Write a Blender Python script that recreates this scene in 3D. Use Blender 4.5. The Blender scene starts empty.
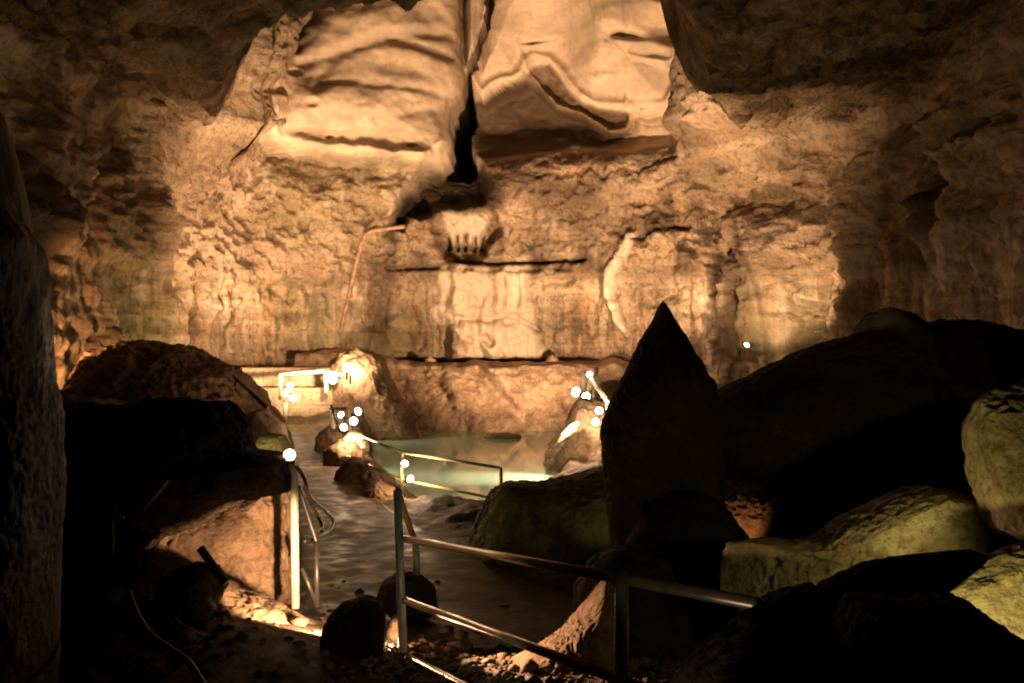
import bpy, bmesh, math, random
import numpy as np
from mathutils import Vector

random.seed(7); RNG = np.random.default_rng(11)
S = bpy.context.scene
COL = S.collection
F = 1081.0            # focal length in pixels of the 1024 px wide frame
CX, CY, CH = 512.0, 341.5, 2.8

def P(px, py, Z):
    """world point of a spot of the photograph that lies Z metres in front of the lens"""
    return Vector(((px-CX)/F*Z, Z, CH+(CY-py)/F*Z))

# ------------------------------------------------------------------ noise
_perm = RNG.permutation(512).astype(np.int64)
_perm = np.concatenate([_perm, _perm, _perm])
_grad = RNG.normal(size=(512, 3)); _grad /= np.linalg.norm(_grad, axis=1)[:, None]

def perlin(x, y, z):
    xi = np.floor(x).astype(np.int64); yi = np.floor(y).astype(np.int64); zi = np.floor(z).astype(np.int64)
    xf, yf, zf = x-xi, y-yi, z-zi
    u = xf**3*(xf*(xf*6-15)+10); v = yf**3*(yf*(yf*6-15)+10); w = zf**3*(zf*(zf*6-15)+10)
    def g(a, b, c):
        h = _perm[(_perm[(_perm[(xi+a) & 511]+yi+b) & 511]+zi+c) & 511]
        gr = _grad[h]
        return gr[..., 0]*(xf-a)+gr[..., 1]*(yf-b)+gr[..., 2]*(zf-c)
    def l(a, b, t): return a+(b-a)*t
    return l(l(l(g(0,0,0), g(1,0,0), u), l(g(0,1,0), g(1,1,0), u), v),
             l(l(g(0,0,1), g(1,0,1), u), l(g(0,1,1), g(1,1,1), u), v), w)

def fbm(x, y, z, o=4, gain=.5, lac=2.03):
    s = 0; a = 1.0
    for k in range(o):
        s = s+a*perlin(x+17.3*k, y-9.1*k, z+4.7*k); a *= gain; x, y, z = x*lac, y*lac, z*lac
    return s

def ridged(x, y, z, o=4, gain=.5):
    s = 0; a = 1.0
    for k in range(o):
        s = s+a*(1-2.2*np.abs(perlin(x+7.3*k, y-3.1*k, z+1.7*k))); a *= gain; x, y, z = x*2.1, y*2.1, z*2.1
    return s

def sst(a, b, x):
    t = np.clip((x-a)/(b-a), 0, 1); return t*t*(3-2*t)

def poly_sdf(px, py, poly):
    """signed distance (positive inside) to a closed polygon"""
    px = np.asarray(px, float); py = np.asarray(py, float)
    d = np.full(px.shape, 1e9); ins = np.zeros(px.shape, bool)
    n = len(poly)
    for i in range(n):
        x0, y0 = poly[i]; x1, y1 = poly[(i+1) % n]
        ex, ey = x1-x0, y1-y0
        t = np.clip(((px-x0)*ex+(py-y0)*ey)/(ex*ex+ey*ey+1e-12), 0, 1)
        d = np.minimum(d, np.hypot(px-x0-t*ex, py-y0-t*ey))
        c = ((y0 > py) != (y1 > py)) & (px < ex*(py-y0)/(ey if abs(ey) > 1e-9 else 1e-9)+x0)
        ins ^= c
    return np.where(ins, d, -d)

def line_dist(px, py, pts):
    d = np.full(np.shape(px), 1e9)
    for (x0, y0), (x1, y1) in zip(pts[:-1], pts[1:]):
        ex, ey = x1-x0, y1-y0
        t = np.clip(((px-x0)*ex+(py-y0)*ey)/(ex*ex+ey*ey+1e-12), 0, 1)
        d = np.minimum(d, np.hypot(px-x0-t*ex, py-y0-t*ey))
    return d

# ------------------------------------------------------------------ object helpers
def link_mesh(name, V, Fc, mat, parent=None, loc=None, smooth=True):
    me = bpy.data.meshes.new(name)
    V = np.asarray(V, np.float64).reshape(-1, 3)
    o = bpy.data.objects.new(name, me)
    base = Vector(loc) if loc is not None else Vector((0, 0, 0))
    V = V-np.array(base)
    Fc = np.asarray(Fc)
    if Fc.ndim == 2:
        nf, k = Fc.shape
        me.vertices.add(len(V)); me.vertices.foreach_set('co', V.astype(np.float32).ravel())
        me.loops.add(nf*k); me.loops.foreach_set('vertex_index', Fc.astype(np.int32).ravel())
        me.polygons.add(nf)
        me.polygons.foreach_set('loop_start', np.arange(0, nf*k, k, dtype=np.int32))
        me.polygons.foreach_set('loop_total', np.full(nf, k, np.int32))
        me.update(calc_edges=True)
    else:
        me.from_pydata([tuple(v) for v in V], [], [list(f) for f in Fc]); me.update()
    if smooth: me.polygons.foreach_set('use_smooth', np.ones(len(me.polygons), bool))
    me.materials.append(mat)
    COL.objects.link(o)
    if parent is not None:
        o.parent = parent
        o.location = base-parent.location
    else:
        o.location = base
    return o

class MB:
    """collects shapes of ONE mesh"""
    def __init__(s): s.V = []; s.F = []
    def add(s, V, Fc):
        n = len(s.V); s.V += [tuple(v) for v in V]; s.F += [tuple(i+n for i in f) for f in Fc]; return s
    def tube(s, pts, r, n=10, smooth_steps=0):
        pts = [Vector(p) for p in pts]
        if smooth_steps:
            q = []
            for i in range(len(pts)-1):
                p0 = pts[max(i-1, 0)]; p1 = pts[i]; p2 = pts[i+1]; p3 = pts[min(i+2, len(pts)-1)]
                for k in range(smooth_steps):
                    t = k/smooth_steps
                    q.append(.5*((2*p1)+(p2-p0)*t+(2*p0-5*p1+4*p2-p3)*t*t+(3*p1-p0-3*p2+p3)*t**3))
            q.append(pts[-1]); pts = q
        rs = r if isinstance(r, (list, tuple)) else [r]*len(pts)
        V = []; Fc = []
        t0 = (pts[1]-pts[0]).normalized()
        up = Vector((0, 0, 1)) if abs(t0.z) < .9 else Vector((1, 0, 0))
        a = t0.cross(up).normalized()
        for i, p in enumerate(pts):
            t = (pts[min(i+1, len(pts)-1)]-pts[max(i-1, 0)]).normalized()
            a = (a-t*a.dot(t)).normalized(); b = t.cross(a)
            for k in range(n):
                w = 2*math.pi*k/n
                V.append(p+(a*math.cos(w)+b*math.sin(w))*rs[i])
        for i in range(len(pts)-1):
            for k in range(n):
                Fc.append((i*n+k, i*n+(k+1) % n, (i+1)*n+(k+1) % n, (i+1)*n+k))
        Fc.append(tuple(range(n))[::-1]); Fc.append(tuple(range((len(pts)-1)*n, len(pts)*n)))
        return s.add(V, Fc)
    def bar(s, p0, p1, w, h, bev=.15):
        """rectangular bar with chamfered edges; w horizontal, h the other way"""
        p0, p1 = Vector(p0), Vector(p1); t = (p1-p0).normalized()
        up = Vector((0, 0, 1)) if abs(t.z) < .9 else Vector((0, 1, 0))
        a = t.cross(up).normalized(); b = a.cross(t)
        c = bev*min(w, h)
        prof = [(-w/2+c, -h/2), (w/2-c, -h/2), (w/2, -h/2+c), (w/2, h/2-c), (w/2-c, h/2), (-w/2+c, h/2), (-w/2, h/2-c), (-w/2, -h/2+c)]
        V = [p+a*x+b*y for p in (p0, p1) for x, y in prof]
        Fc = [(i, (i+1) % 8, 8+(i+1) % 8, 8+i) for i in range(8)]+[tuple(range(8))[::-1], tuple(range(8, 16))]
        return s.add(V, Fc)
    def lathe(s, c, axis, prof, n=16):
        c = Vector(c); t = Vector(axis).normalized()
        up = Vector((0, 0, 1)) if abs(t.z) < .9 else Vector((1, 0, 0))
        a = t.cross(up).normalized(); b = t.cross(a)
        V = []; Fc = []
        for r, h in prof:
            for k in range(n):
                w = 2*math.pi*k/n; V.append(c+t*h+(a*math.cos(w)+b*math.sin(w))*max(r, 1e-4))
        for i in range(len(prof)-1):
            for k in range(n):
                Fc.append((i*n+k, i*n+(k+1) % n, (i+1)*n+(k+1) % n, (i+1)*n+k))
        Fc.append(tuple(range(n))[::-1]); Fc.append(tuple(range((len(prof)-1)*n, len(prof)*n)))
        return s.add(V, Fc)
    def build(s, name, mat, parent=None, loc=None, smooth=False):
        o = link_mesh(name, s.V, np.array(s.F, dtype=object) if len({len(f) for f in s.F}) > 1 else s.F, mat, parent, loc if loc is not None else (parent.location if parent else None), smooth)
        return o

def tag(o, label=None, cat=None, group=None, kind=None):
    if label: o['label'] = label
    if cat: o['category'] = cat
    if group: o['group'] = group
    if kind: o['kind'] = kind
    return o

def empty(name, loc, label, cat, group=None):
    o = bpy.data.objects.new(name, None); COL.objects.link(o); o.location = loc
    o.empty_display_size = .2
    return tag(o, label, cat, group)

# ------------------------------------------------------------------ materials
def nodes(name):
    m = bpy.data.materials.new(name); m.use_nodes = True
    nt = m.node_tree; return m, nt, nt.nodes, nt.links, nt.nodes['Principled BSDF']

def rock_mat(name, cols, scale=1.0, bump=.5, bdist=.1, rough=.75, spec=.3, streak=0.0, strata=0.0, pits=.0, wet=0.0, grain=1.0, smooth_attr=False):
    """cols: dark, mid, pale base colours of the stone"""
    m, nt, N, L, B = nodes(name)
    geo = N.new('ShaderNodeNewGeometry'); pos = geo.outputs['Position']
    def mp(sx, sy, sz, off=0):
        n = N.new('ShaderNodeMapping'); n.inputs['Scale'].default_value = (sx, sy, sz); n.inputs['Location'].default_value = (off, off*.7, off*1.3)
        L.new(pos, n.inputs['Vector']); return n.outputs[0]
    def noise(vec, sc, det=6, ro=.6, dist=0.0):
        n = N.new('ShaderNodeTexNoise'); n.inputs['Scale'].default_value = sc; n.inputs['Detail'].default_value = det
        n.inputs['Roughness'].default_value = ro; n.inputs['Distortion'].default_value = dist; L.new(vec, n.inputs['Vector']); return n.outputs['Fac']
    def math_(op, a, b):
        n = N.new('ShaderNodeMath'); n.operation = op
        for i, v in enumerate((a, b)):
            if isinstance(v, (int, float)): n.inputs[i].default_value = v
            else: L.new(v, n.inputs[i])
        return n.outputs[0]
    def ramp(fac, stops):
        n = N.new('ShaderNodeValToRGB'); e = n.color_ramp.elements
        while len(e) < len(stops): e.new(.5)
        for k, (p, c) in enumerate(stops):
            e[k].position = p; e[k].color = (*c, 1) if len(c) == 3 else c
        L.new(fac, n.inputs[0]); return n.outputs[0]
    def mix(f, a, b, mode='MIX'):
        n = N.new('ShaderNodeMix'); n.data_type = 'RGBA'; n.blend_type = mode
        if isinstance(f, (int, float)): n.inputs[0].default_value = f
        else: L.new(f, n.inputs[0])
        for i, v in ((6, a), (7, b)):
            if isinstance(v, tuple): n.inputs[i].default_value = (*v, 1)
            else: L.new(v, n.inputs[i])
        return n.outputs[2]
    base = ramp(noise(mp(1, 1, 1), .55*scale, 8, .62, .4), [(.38, cols[0]), (.5, cols[1]), (.62, cols[2])])
    if streak > 0:
        sv = noise(mp(1.5, 1.5, .07, 3), .9*scale, 4, .5, .5)
        sc = ramp(sv, [(.36, (.08, .05, .03)), (.42, (.44, .27, .14)), (.47, (.20, .205, .14)), (.51, (.46, .35, .24)), (.55, (.15, .10, .06)), (.60, (.40, .29, .185)), (.66, (.70, .58, .44))])
        if streak < 1: base = mix(streak, base, sc)
        att = N.new('ShaderNodeAttribute'); att.attribute_name = 'flow'
        base = mix(math_('MULTIPLY', att.outputs['Fac'], .95), base, sc)
    if strata > 0:
        tv = noise(mp(.12, .12, 2.2, 8), 1.1*scale, 6, .65, .25)
        base = mix(strata, base, ramp(tv, [(.36, cols[0]), (.5, cols[1]), (.62, cols[2])]))
    fine = noise(mp(1, 1, 1, 5), 7*scale, 8, .7)
    base = mix(.55*grain, base, ramp(fine, [(.34, (.2, .17, .15)), (.5, (1, 1, 1)), (.72, (1.2, 1.2, 1.2))]), 'MULTIPLY')
    for attr, colr in (('damp_shade', (.05, .031, .018)), ('calcite', (.68, .55, .41)), ('alga', (.22, .205, .10))):
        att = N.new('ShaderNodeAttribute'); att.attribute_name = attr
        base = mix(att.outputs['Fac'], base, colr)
    L.new(base, B.inputs['Base Color'])
    B.inputs['Roughness'].default_value = rough
    if wet > 0:
        L.new(ramp(noise(mp(1, 1, .4, 9), 1.6*scale, 4, .6), [(.4, (rough,)*3), (.62, (rough-wet,)*3)]), B.inputs['Roughness'])
    B.inputs['Specular IOR Level'].default_value = spec
    h = math_('ADD', noise(mp(1, 1, 1, 2), 2.2*scale, 10, .68, .3), math_('MULTIPLY', noise(mp(1, 1, 1.4, 4), 11*scale, 6, .7), .35))
    if pits > 0:
        v = N.new('ShaderNodeTexVoronoi'); v.inputs['Scale'].default_value = 3.5*scale; v.inputs['Randomness'].default_value = 1
        L.new(mp(1, 1, 1, 6), v.inputs['Vector'])
        h = math_('ADD', h, math_('MULTIPLY', math_('MINIMUM', v.outputs['Distance'], .35), pits))
    b = N.new('ShaderNodeBump'); b.inputs['Strength'].default_value = bump; b.inputs['Distance'].default_value = bdist
    if smooth_attr:
        at = N.new('ShaderNodeAttribute'); at.attribute_name = 'rough'
        L.new(math_('ADD', math_('MULTIPLY', at.outputs['Fac'], bump*.85), bump*.15), b.inputs['Strength'])
    L.new(h, b.inputs['Height']); L.new(b.outputs[0], B.inputs['Normal'])
    return m

def plain(name, col, rough=.5, metal=0.0, spec=.5, var=.25):
    m, nt, N, L, B = nodes(name)
    tc = N.new('ShaderNodeTexCoord'); n = N.new('ShaderNodeTexNoise'); n.inputs['Scale'].default_value = 9; n.inputs['Detail'].default_value = 6
    L.new(tc.outputs['Object'], n.inputs['Vector'])
    r = N.new('ShaderNodeValToRGB'); e = r.color_ramp.elements
    e[0].position = .35; e[0].color = (*[c*(1-var) for c in col], 1); e[1].position = .65; e[1].color = (*[min(1, c*(1+var*.5)) for c in col], 1)
    L.new(n.outputs['Fac'], r.inputs[0]); L.new(r.outputs[0], B.inputs['Base Color'])
    B.inputs['Roughness'].default_value = rough; B.inputs['Metallic'].default_value = metal; B.inputs['Specular IOR Level'].default_value = spec
    b = N.new('ShaderNodeBump'); b.inputs['Strength'].default_value = .15; b.inputs['Distance'].default_value = .01
    L.new(n.outputs['Fac'], b.inputs['Height']); L.new(b.outputs[0], B.inputs['Normal'])
    return m

def glow(name, col, strength):
    m, nt, N, L, B = nodes(name)
    B.inputs['Base Color'].default_value = (.8, .8, .8, 1); B.inputs['Roughness'].default_value = .2
    B.inputs['Emission Color'].default_value = (*col, 1); B.inputs['Emission Strength'].default_value = strength
    return m

M = {}
M['wall'] = rock_mat('cave_limestone', ((.12, .075, .045), (.32, .215, .13), (.52, .395, .275)), .8, 1.0, .3, .75, .25, streak=.15, strata=.4, grain=1.1, smooth_attr=True)
M['ceil'] = rock_mat('rough_ceiling_stone', ((.11, .075, .045), (.27, .19, .115), (.42, .31, .20)), 1.2, 1.0, .4, .9, .05, pits=.8)
M['floor'] = rock_mat('muddy_cave_floor', ((.05, .034, .021), (.10, .07, .043), (.17, .12, .075)), 1.6, .9, .08, .85, .12, pits=.4, wet=.25)
M['path'] = rock_mat('wet_path_concrete', ((.065, .042, .023), (.085, .056, .031), (.11, .074, .042)), 2.6, .10, .006, .72, .08, wet=.24, grain=.35)
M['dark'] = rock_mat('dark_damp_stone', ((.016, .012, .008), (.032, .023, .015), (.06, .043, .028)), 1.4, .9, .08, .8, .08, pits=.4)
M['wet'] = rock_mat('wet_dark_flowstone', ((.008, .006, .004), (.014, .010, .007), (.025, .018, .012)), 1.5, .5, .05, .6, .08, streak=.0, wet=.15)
M['tan'] = rock_mat('tan_boulder_stone', ((.15, .10, .06), (.36, .245, .15), (.50, .37, .24)), 2.0, 1.0, .12, .75, .3, pits=.25)
M['brown'] = rock_mat('brown_rubble_stone', ((.06, .035, .02), (.13, .075, .042), (.21, .13, .075)), 1.3, .9, .1, .8, .25, pits=.3)
M['slab'] = rock_mat('pitted_ochre_stone', ((.15, .125, .06), (.32, .275, .15), (.45, .39, .23)), 2.6, 1.0, .09, .8, .15, pits=1.3, grain=1.2)
M['bench'] = rock_mat('knobbly_bench_stone', ((.19, .12, .075), (.36, .24, .15), (.48, .34, .22)), 1.6, 1.0, .14, .75, .3, pits=.7)
M['steel'] = plain('grey_painted_tube', (.52, .52, .40), .4, .2)
M['brass'] = plain('worn_handrail_tube', (.40, .28, .17), .32, .55)
M['cream'] = plain('cream_painted_tube', (.72, .66, .50), .4)
M['green'] = plain('olive_painted_tube', (.34, .33, .15), .45)
M['black'] = plain('black_enamel', (.03, .028, .025), .4)
M['wood'] = plain('rough_old_timber', (.26, .16, .085), .8)
M['hose'] = plain('dusty_cable_rubber', (.16, .12, .08), .6)
M['pipe'] = plain('rusty_iron_pipe', (.24, .14, .08), .75, var=.5)
M['mossy'] = rock_mat('mossy_boulder_stone', ((.05, .042, .02), (.11, .095, .042), (.20, .18, .075)), 1.8, .9, .08, .8, .25, pits=.5)
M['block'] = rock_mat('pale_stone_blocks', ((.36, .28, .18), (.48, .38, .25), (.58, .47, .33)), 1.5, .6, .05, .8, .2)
M['bulb'] = glow('lit_reflector_bulb', (1, .80, .50), 30)
M['bulb_dim'] = glow('lit_lamp_glass', (1, .80, .46), 12)
M['niche'] = glow('lit_niche_lamp', (1, .80, .45), 6)

# ------------------------------------------------------------------ cave wall
plan_px = [(-900, 6), (-420, 9.5), (-170, 14), (-60, 18.5), (30, 23), (95, 26), (148, 28.2), (166, 30.5), (185, 33), (250, 34.6), (350, 35.6), (450, 36), (560, 35.8),
           (650, 35), (720, 33.8), (752, 33.4), (770, 32.2), (820, 30.2), (900, 26.5), (1000, 21.5), (1100, 17.3), (1250, 12), (1500, 8), (2000, 5)]
pl = [((a-CX)/F*z, z) for a, z in plan_px]
def catmull(pts, step):
    out = []
    for i in range(len(pts)-1):
        p0 = np.array(pts[max(i-1, 0)]); p1 = np.array(pts[i]); p2 = np.array(pts[i+1]); p3 = np.array(pts[min(i+2, len(pts)-1)])
        n = max(2, int(np.linalg.norm(p2-p1)/step))
        for k in range(n):
            t = k/n
            out.append(.5*((2*p1)+(p2-p0)*t+(2*p0-5*p1+4*p2-p3)*t*t+(3*p1-p0-3*p2+p3)*t**3))
    out.append(np.array(pts[-1])); return np.array(out)
pc = catmull(pl, .04)
seg = np.hypot(*np.diff(pc, axis=0).T); arc = np.concatenate([[0], np.cumsum(seg)])
_y = np.interp(np.arange(0, arc[-1], .05), arc, pc[:, 1]); _st = np.where(_y > 29, 1.0, np.where(_y > 20, .5, .3))
s_ = np.interp(np.arange(0, _st.sum(), 1.0), np.cumsum(_st), np.arange(0, arc[-1], .05)[:len(_st)])
cx = np.interp(s_, arc, pc[:, 0]); cy = np.interp(s_, arc, pc[:, 1])
tx = np.gradient(cx, s_); ty = np.gradient(cy, s_); ln = np.hypot(tx, ty); nx, ny = ty/ln, -tx/ln   # towards the room
z_ = np.arange(-1.0, 14.5, .047)
X0, Zz = np.meshgrid(cx, z_, indexing='ij'); Y0 = np.meshgrid(cy, z_, indexing='ij')[0]
NX = np.meshgrid(nx, z_, indexing='ij')[0]; NY = np.meshgrid(ny, z_, indexing='ij')[0]; SS = np.meshgrid(s_, z_, indexing='ij')[0]

def photo(d):
    """where a spot of the wall, moved d metres into the room, stands in the photograph"""
    x = X0+NX*d; y = np.maximum(Y0+NY*d, 2.0)
    return CX+x/y*F, CY-(Zz-CH)/y*F

u0, v0 = photo(np.zeros_like(X0))
front = (np.abs(X0) < 13) & (Y0 > 26)
fr = sst(25, 29, Y0)
# large undulation, strata, fluting
D = .9*fbm(X0*.12, Y0*.12, Zz*.16, 3)+.55*fbm(X0*.45, Y0*.45, Zz*.6, 4)
up = sst(5.6, 7.8, Zz); mid = sst(4.3, 5.3, Zz)*(1-sst(7.2, 8.2, Zz)); low = 1-sst(4.2, 5.4, Zz)
u2, v2 = photo(np.full_like(X0, 2.4))
wd0 = F/34*.25*fbm(X0*.9, Y0*.9, Zz*.9, 3)
dome_mask = sst(-3, 8, wd0+poly_sdf(u2, v2, [(262, 138), (254, 96), (266, 60), (300, -200), (720, -200), (704, 30), (690, 85), (668, 128), (640, 140), (560, 146), (480, 156), (468, 165), (446, 166), (415, 164), (365, 158), (330, 155), (298, 150)]))
dome_mask *= sst(30.0, 31.5, Y0)
rough = 1-dome_mask
kink = np.exp(-((SS-SS[np.argmin((cx+9.6)**2+(cy-30.0)**2), 0])/2.6)**2)
calm = 1-.75*kink
D += calm*rough*(.14*ridged(X0*1.1, Y0*1.1, Zz*1.5, 4)+.24*mid*ridged(X0*.9, Y0*.9, Zz*1.3+.8*fbm(X0*.5, Y0*.5, Zz*.5, 2), 5)+.15*fbm(X0*2.6, Y0*2.6, Zz*2.6, 4))
D += mid*rough*(.16*ridged(X0*2.2, Y0*2.2, Zz*2.4, 4)+.22*fbm(X0*1.1, Y0*1.1, Zz*1.4+4, 4))
wq = .5*fbm(SS*.4, SS*0, Zz*.4, 3)
D += calm*.65*low*fbm(SS*.9+wq, SS*0+3, Zz*.14, 4)+.12*low*ridged(SS*1.5+wq, SS*0+1, Zz*.3, 4)
D += calm*rough*.10*fbm(SS*.22+wq, SS*0+9, Zz*1.5+2*wq, 4)
# side walls: bigger buttresses and hollows
side = 1-sst(22, 31, Y0)
D += side*(.8*fbm(X0*.22, Y0*.22, Zz*.18+5, 4)+.14*ridged(X0*.6+wq, Y0*.6, Zz*.35, 4))
fr2 = sst(30.6, 32.6, Y0)*(np.abs(X0) < 11)
# tall folds and clefts down the right wall
rgt = sst(665, 720, u0)*sst(8.6, 7.0, Zz)
fd = np.abs(perlin(SS*.55+.6*wq, SS*0+2.5, Zz*.07+.3*wq)); fd2 = np.abs(perlin(SS*1.3+.8*wq, SS*0+6.5, Zz*.1+.3*wq))
D += rgt*(.9*np.minimum(fd*3.2, 1)-.7+.3*np.minimum(fd2*3, 1)-.2)
lft = sst(330, 180, u0)*sst(8.6, 7.0, Zz)
D += calm*lft*(.5*np.minimum(fd*3.2, 1)-.35)
fq = poly_sdf(u0, v0, [(246, 150), (330, 152), (446, 158), (420, 175), (400, 205), (300, 205), (246, 190)])
D += .3*sst(-4, 8, fq)*(.5-np.abs(perlin(SS*1.6, SS*0+4.5, Zz*.35))*2.5)
# lower wall steps out below the long ledge, upper wall leans in towards the ceiling
D += fr*(.26*sst(5.2, 5.0, Zz+.5*wq)*np.exp(-((X0-.3)/3.2)**4))
D += .34*sst(28.5, 32, Y0)*np.clip(Zz-6.0, 0, 3.2)**2*(1-sst(-30, 30, poly_sdf(u2, v2, [(270, 160), (262, 92), (276, 55), (300, -200), (700, -200), (690, 30), (676, 95), (660, 150), (440, 170)])))

def block(poly, d, w, wob=0.0):
    global D
    u, v = photo(D*0+d)
    if wob:
        u = u+wob*fbm(X0*.9, Y0*.9, Zz*.9+3, 3)*F/34; v = v+wob*fbm(X0*.9+9, Y0*.9, Zz*.9-3, 3)*F/34
    return poly_sdf(u, v, poly)

# hanging block left of the cleft: rounded, with a flat front and a lip along its foot
D0 = D.copy()
sd = block([(258, 96), (268, 66), (300, 36), (330, -60), (458, -60), (458, 62), (449, 105), (447, 159), (436, 165), (415, 163), (398, 161), (365, 156), (330, 153), (300, 148), (276, 143), (262, 126)], 2.6, 50, .16)
t = np.clip(sd/60, 0, 1); pf = np.sqrt(1-(1-t)**2)
uB, vB = photo(D*0+2.6)
wav = .9*fbm(X0*.3, Y0*.3, Zz*.5+7, 3)
front_wave = (.06*np.sin((vB-18+26*wav)/11)+.24*wav)*sst(4, 40, sd)
lip = .5*np.exp(-((sd-7)/7)**2)*sst(120, 150, vB)
D = np.where(sd > -6, np.maximum(D, D*.5+sst(-5, 2, sd)*1.2+pf*1.7+front_wave+lip), D)
for pts, wp, dp in (([(318, 85), (340, 80), (372, 84), (400, 88), (440, 90)], 5, .09), ([(325, 112), (360, 116), (395, 115), (435, 110)], 5, .07), ([(392, 40), (420, 44), (448, 50)], 5, .2), ([(318, 88), (320, 70), (332, 56)], 7, .12), ([(300, 60), (345, 50), (400, 36), (450, 28)], 6, .2)):
    D -= dp*np.exp(-(line_dist(uB+30*wav*.3, vB+20*wav*.3, pts)/wp)**2)*sst(0, 6, sd)
for hx, hy, r in ((327, 84, 6), (312, 104, 6), (296, 70, 7), (330, 136, 4), (412, 146, 5), (424, 160, 4), (303, 128, 9)):
    D -= .16*np.exp(-(((uB-hx)/r)**2+((vB-hy)/(r*.6))**2)**2)*sst(0, 6, sd)
# overhanging sheets right of the cleft, with scalloped feet
e1 = [(470, -90), (468, 74), (474, 86), (482, 95), (492, 86), (503, 80), (514, 79), (523, 73), (526, 64), (534, 57), (548, 60), (559, 72), (568, 86), (580, 98), (594, 105), (624, 108), (640, 112), (668, 108), (688, 70), (700, -90)]
sd = block(e1, 1.3, 40, .05)
lean = np.clip(sd/120, 0, 1)
uS, vS = photo(D*0+2.8)
sw = .9*fbm(X0*.35+3, Y0*.35, Zz*.35, 3)
D = np.where(sd > -6, np.maximum(D, D*.3+sst(-6, 3, sd)*1.15+2.9*lean+.10*np.exp(-((sd-3)/3.5)**2)+.45*sw*sst(3, 30, sd)-.25*np.exp(-((sd-12)/6)**2)), D)
e2 = [(515, 50), (524, 72), (534, 82), (542, 92), (554, 107), (568, 112), (582, 117), (596, 125), (608, 134), (630, 132), (640, 80), (600, 40)]
sd = block(e2, .7, 40, .05)
D = np.where((sd > -4), np.maximum(D, D*.5+sst(-4, 3, sd)*.65+.15*np.exp(-((sd-3)/3)**2)), D)
# second, higher fold at the upper right of the dome
sd = block([(575, -60), (585, 12), (603, 32), (615, 46), (634, 50), (650, 42), (662, 46), (672, 66), (700, 72), (705, 0), (690, -60)], 4.0, 30, .08)
D = np.where(sd > -6, np.maximum(D, D*.75+sst(-5, 3, sd)*.95+1.2*np.clip(sd/70, 0, 1)), D)
for (hx, hy, ha, hb, hd) in ((612, 25, 13, 5, .55), (648, 17, 16, 10, 1.3), (640, 70, 5, 8, .3), (616, 91, 13, 4, .25), (626, 40, 14, 5, .4), (660, 92, 6, 5, .3), (620, 100, 9, 3, .25), (590, 62, 20, 5, -.15)):
    u, v = photo(D*0+3.8); q = ((u-hx+60*(sw-.2)*.12)/ha)**2+((v-hy+50*wav*.15)/hb)**2
    D -= hd*np.exp(-q)
D = D0*(1-fr2)+D*fr2
# hollow under the sheets and the black cleft
sd = block([(455, 118), (470, 85), (500, 72), (560, 60), (640, 112), (622, 140), (560, 148), (500, 152), (470, 152)], 0, 40)
hw = sst(1.1, .3, D)*sst(-4, 6, sd); D = D*(1-hw)+hw*(D*.5-.6*sst(0, 26, sd))
u, v = photo(D*0+2.7)
wob = F/34*.35*fbm(X0*.9, Y0*.9, Zz*.9+3, 4)
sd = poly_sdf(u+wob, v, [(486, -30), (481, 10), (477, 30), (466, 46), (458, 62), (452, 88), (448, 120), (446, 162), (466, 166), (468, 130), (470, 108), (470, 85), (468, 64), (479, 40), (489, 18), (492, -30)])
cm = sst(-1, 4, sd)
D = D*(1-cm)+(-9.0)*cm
# broken hollow below the cleft
sd = block([(446, 163), (470, 158), (482, 176), (496, 186), (497, 200), (494, 212), (440, 216), (405, 224), (398, 238), (388, 232), (402, 200), (425, 175)], -1.0, 20, .35)
D -= 2.1*sst(-4, 10, sd)
sd = block([(430, 238), (428, 214), (500, 206), (505, 240), (497, 258), (440, 260)], -.5, 20, .7)
D -= 1.1*sst(-3, 8, sd)
# long ledge lines, cracks
def groove(pts, wpx, depth, at=0.0, jag=.0):
    global D
    u, v = photo(D*0+at)
    if jag:
        u = u+jag*F/34*fbm(X0*2, Y0*2, Zz*2, 3); v = v+jag*F/34*.6*fbm(X0*2+5, Y0*2, Zz*2, 3)
    dl = line_dist(u, v, pts); D = D-depth*np.exp(-(dl/wpx)**2)
groove([(450, 262), (500, 264), (540, 262), (584, 260)], 2.2, .75, .3, .06)
groove([(388, 270), (438, 269)], 1.8, .5, .3, .08)
groove([(735, 222), (738, 250), (745, 262)], 4.6, 2.4, 0, .4)
groove([(742, 250), (751, 275), (759, 300), (764, 330), (766, 362)], 4.2, 2.4, 0, .3)
groove([(726, 250), (716, 290), (710, 345)], 4, .8, 0, .3)
uu = None
groove([(801, 298), (808, 312), (812, 326), (808, 352)], 4.5, .9, 0, .25)
groove([(712, 130), (722, 118), (735, 112)], 4, .6, .3, .4)
groove([(790, 108), (820, 104)], 3, .6, .2, .2)
groove([(168, 255), (170, 300), (166, 330)], 3.5, .7, 0, .35)
groove([(56, 340), (66, 334), (80, 319)], 2.2, .6, 0, .1)
groove([(640, 240), (660, 232), (700, 228)], 2.6, .5, 0, .3)
groove([(655, 300), (740, 268), (860, 262), (900, 268)], 1.6, .10, 0, .5)
groove([(540, 185), (580, 178), (640, 176), (690, 160)], 2.6, .18, .2, .6)
u, v = photo(D*0)
xc = np.interp(v, [215, 250, 262, 300, 330, 365], [735, 739, 745, 759, 764, 768])+F/34*.2*fbm(X0*1.2, Y0*1.2, Zz*1.2, 3)
D += .9*sst(-1, 4, u-xc)*sst(850, 790, u)*sst(200, 225, v)
D += .5*sst(700, 716, u)*sst(1, -10, u-xc)*sst(225, 255, v)
wob = F/34*.16*fbm(X0*1.6, Y0*1.6, Zz*1.6+3, 4)
u, v = photo(D*0+.4)
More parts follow.
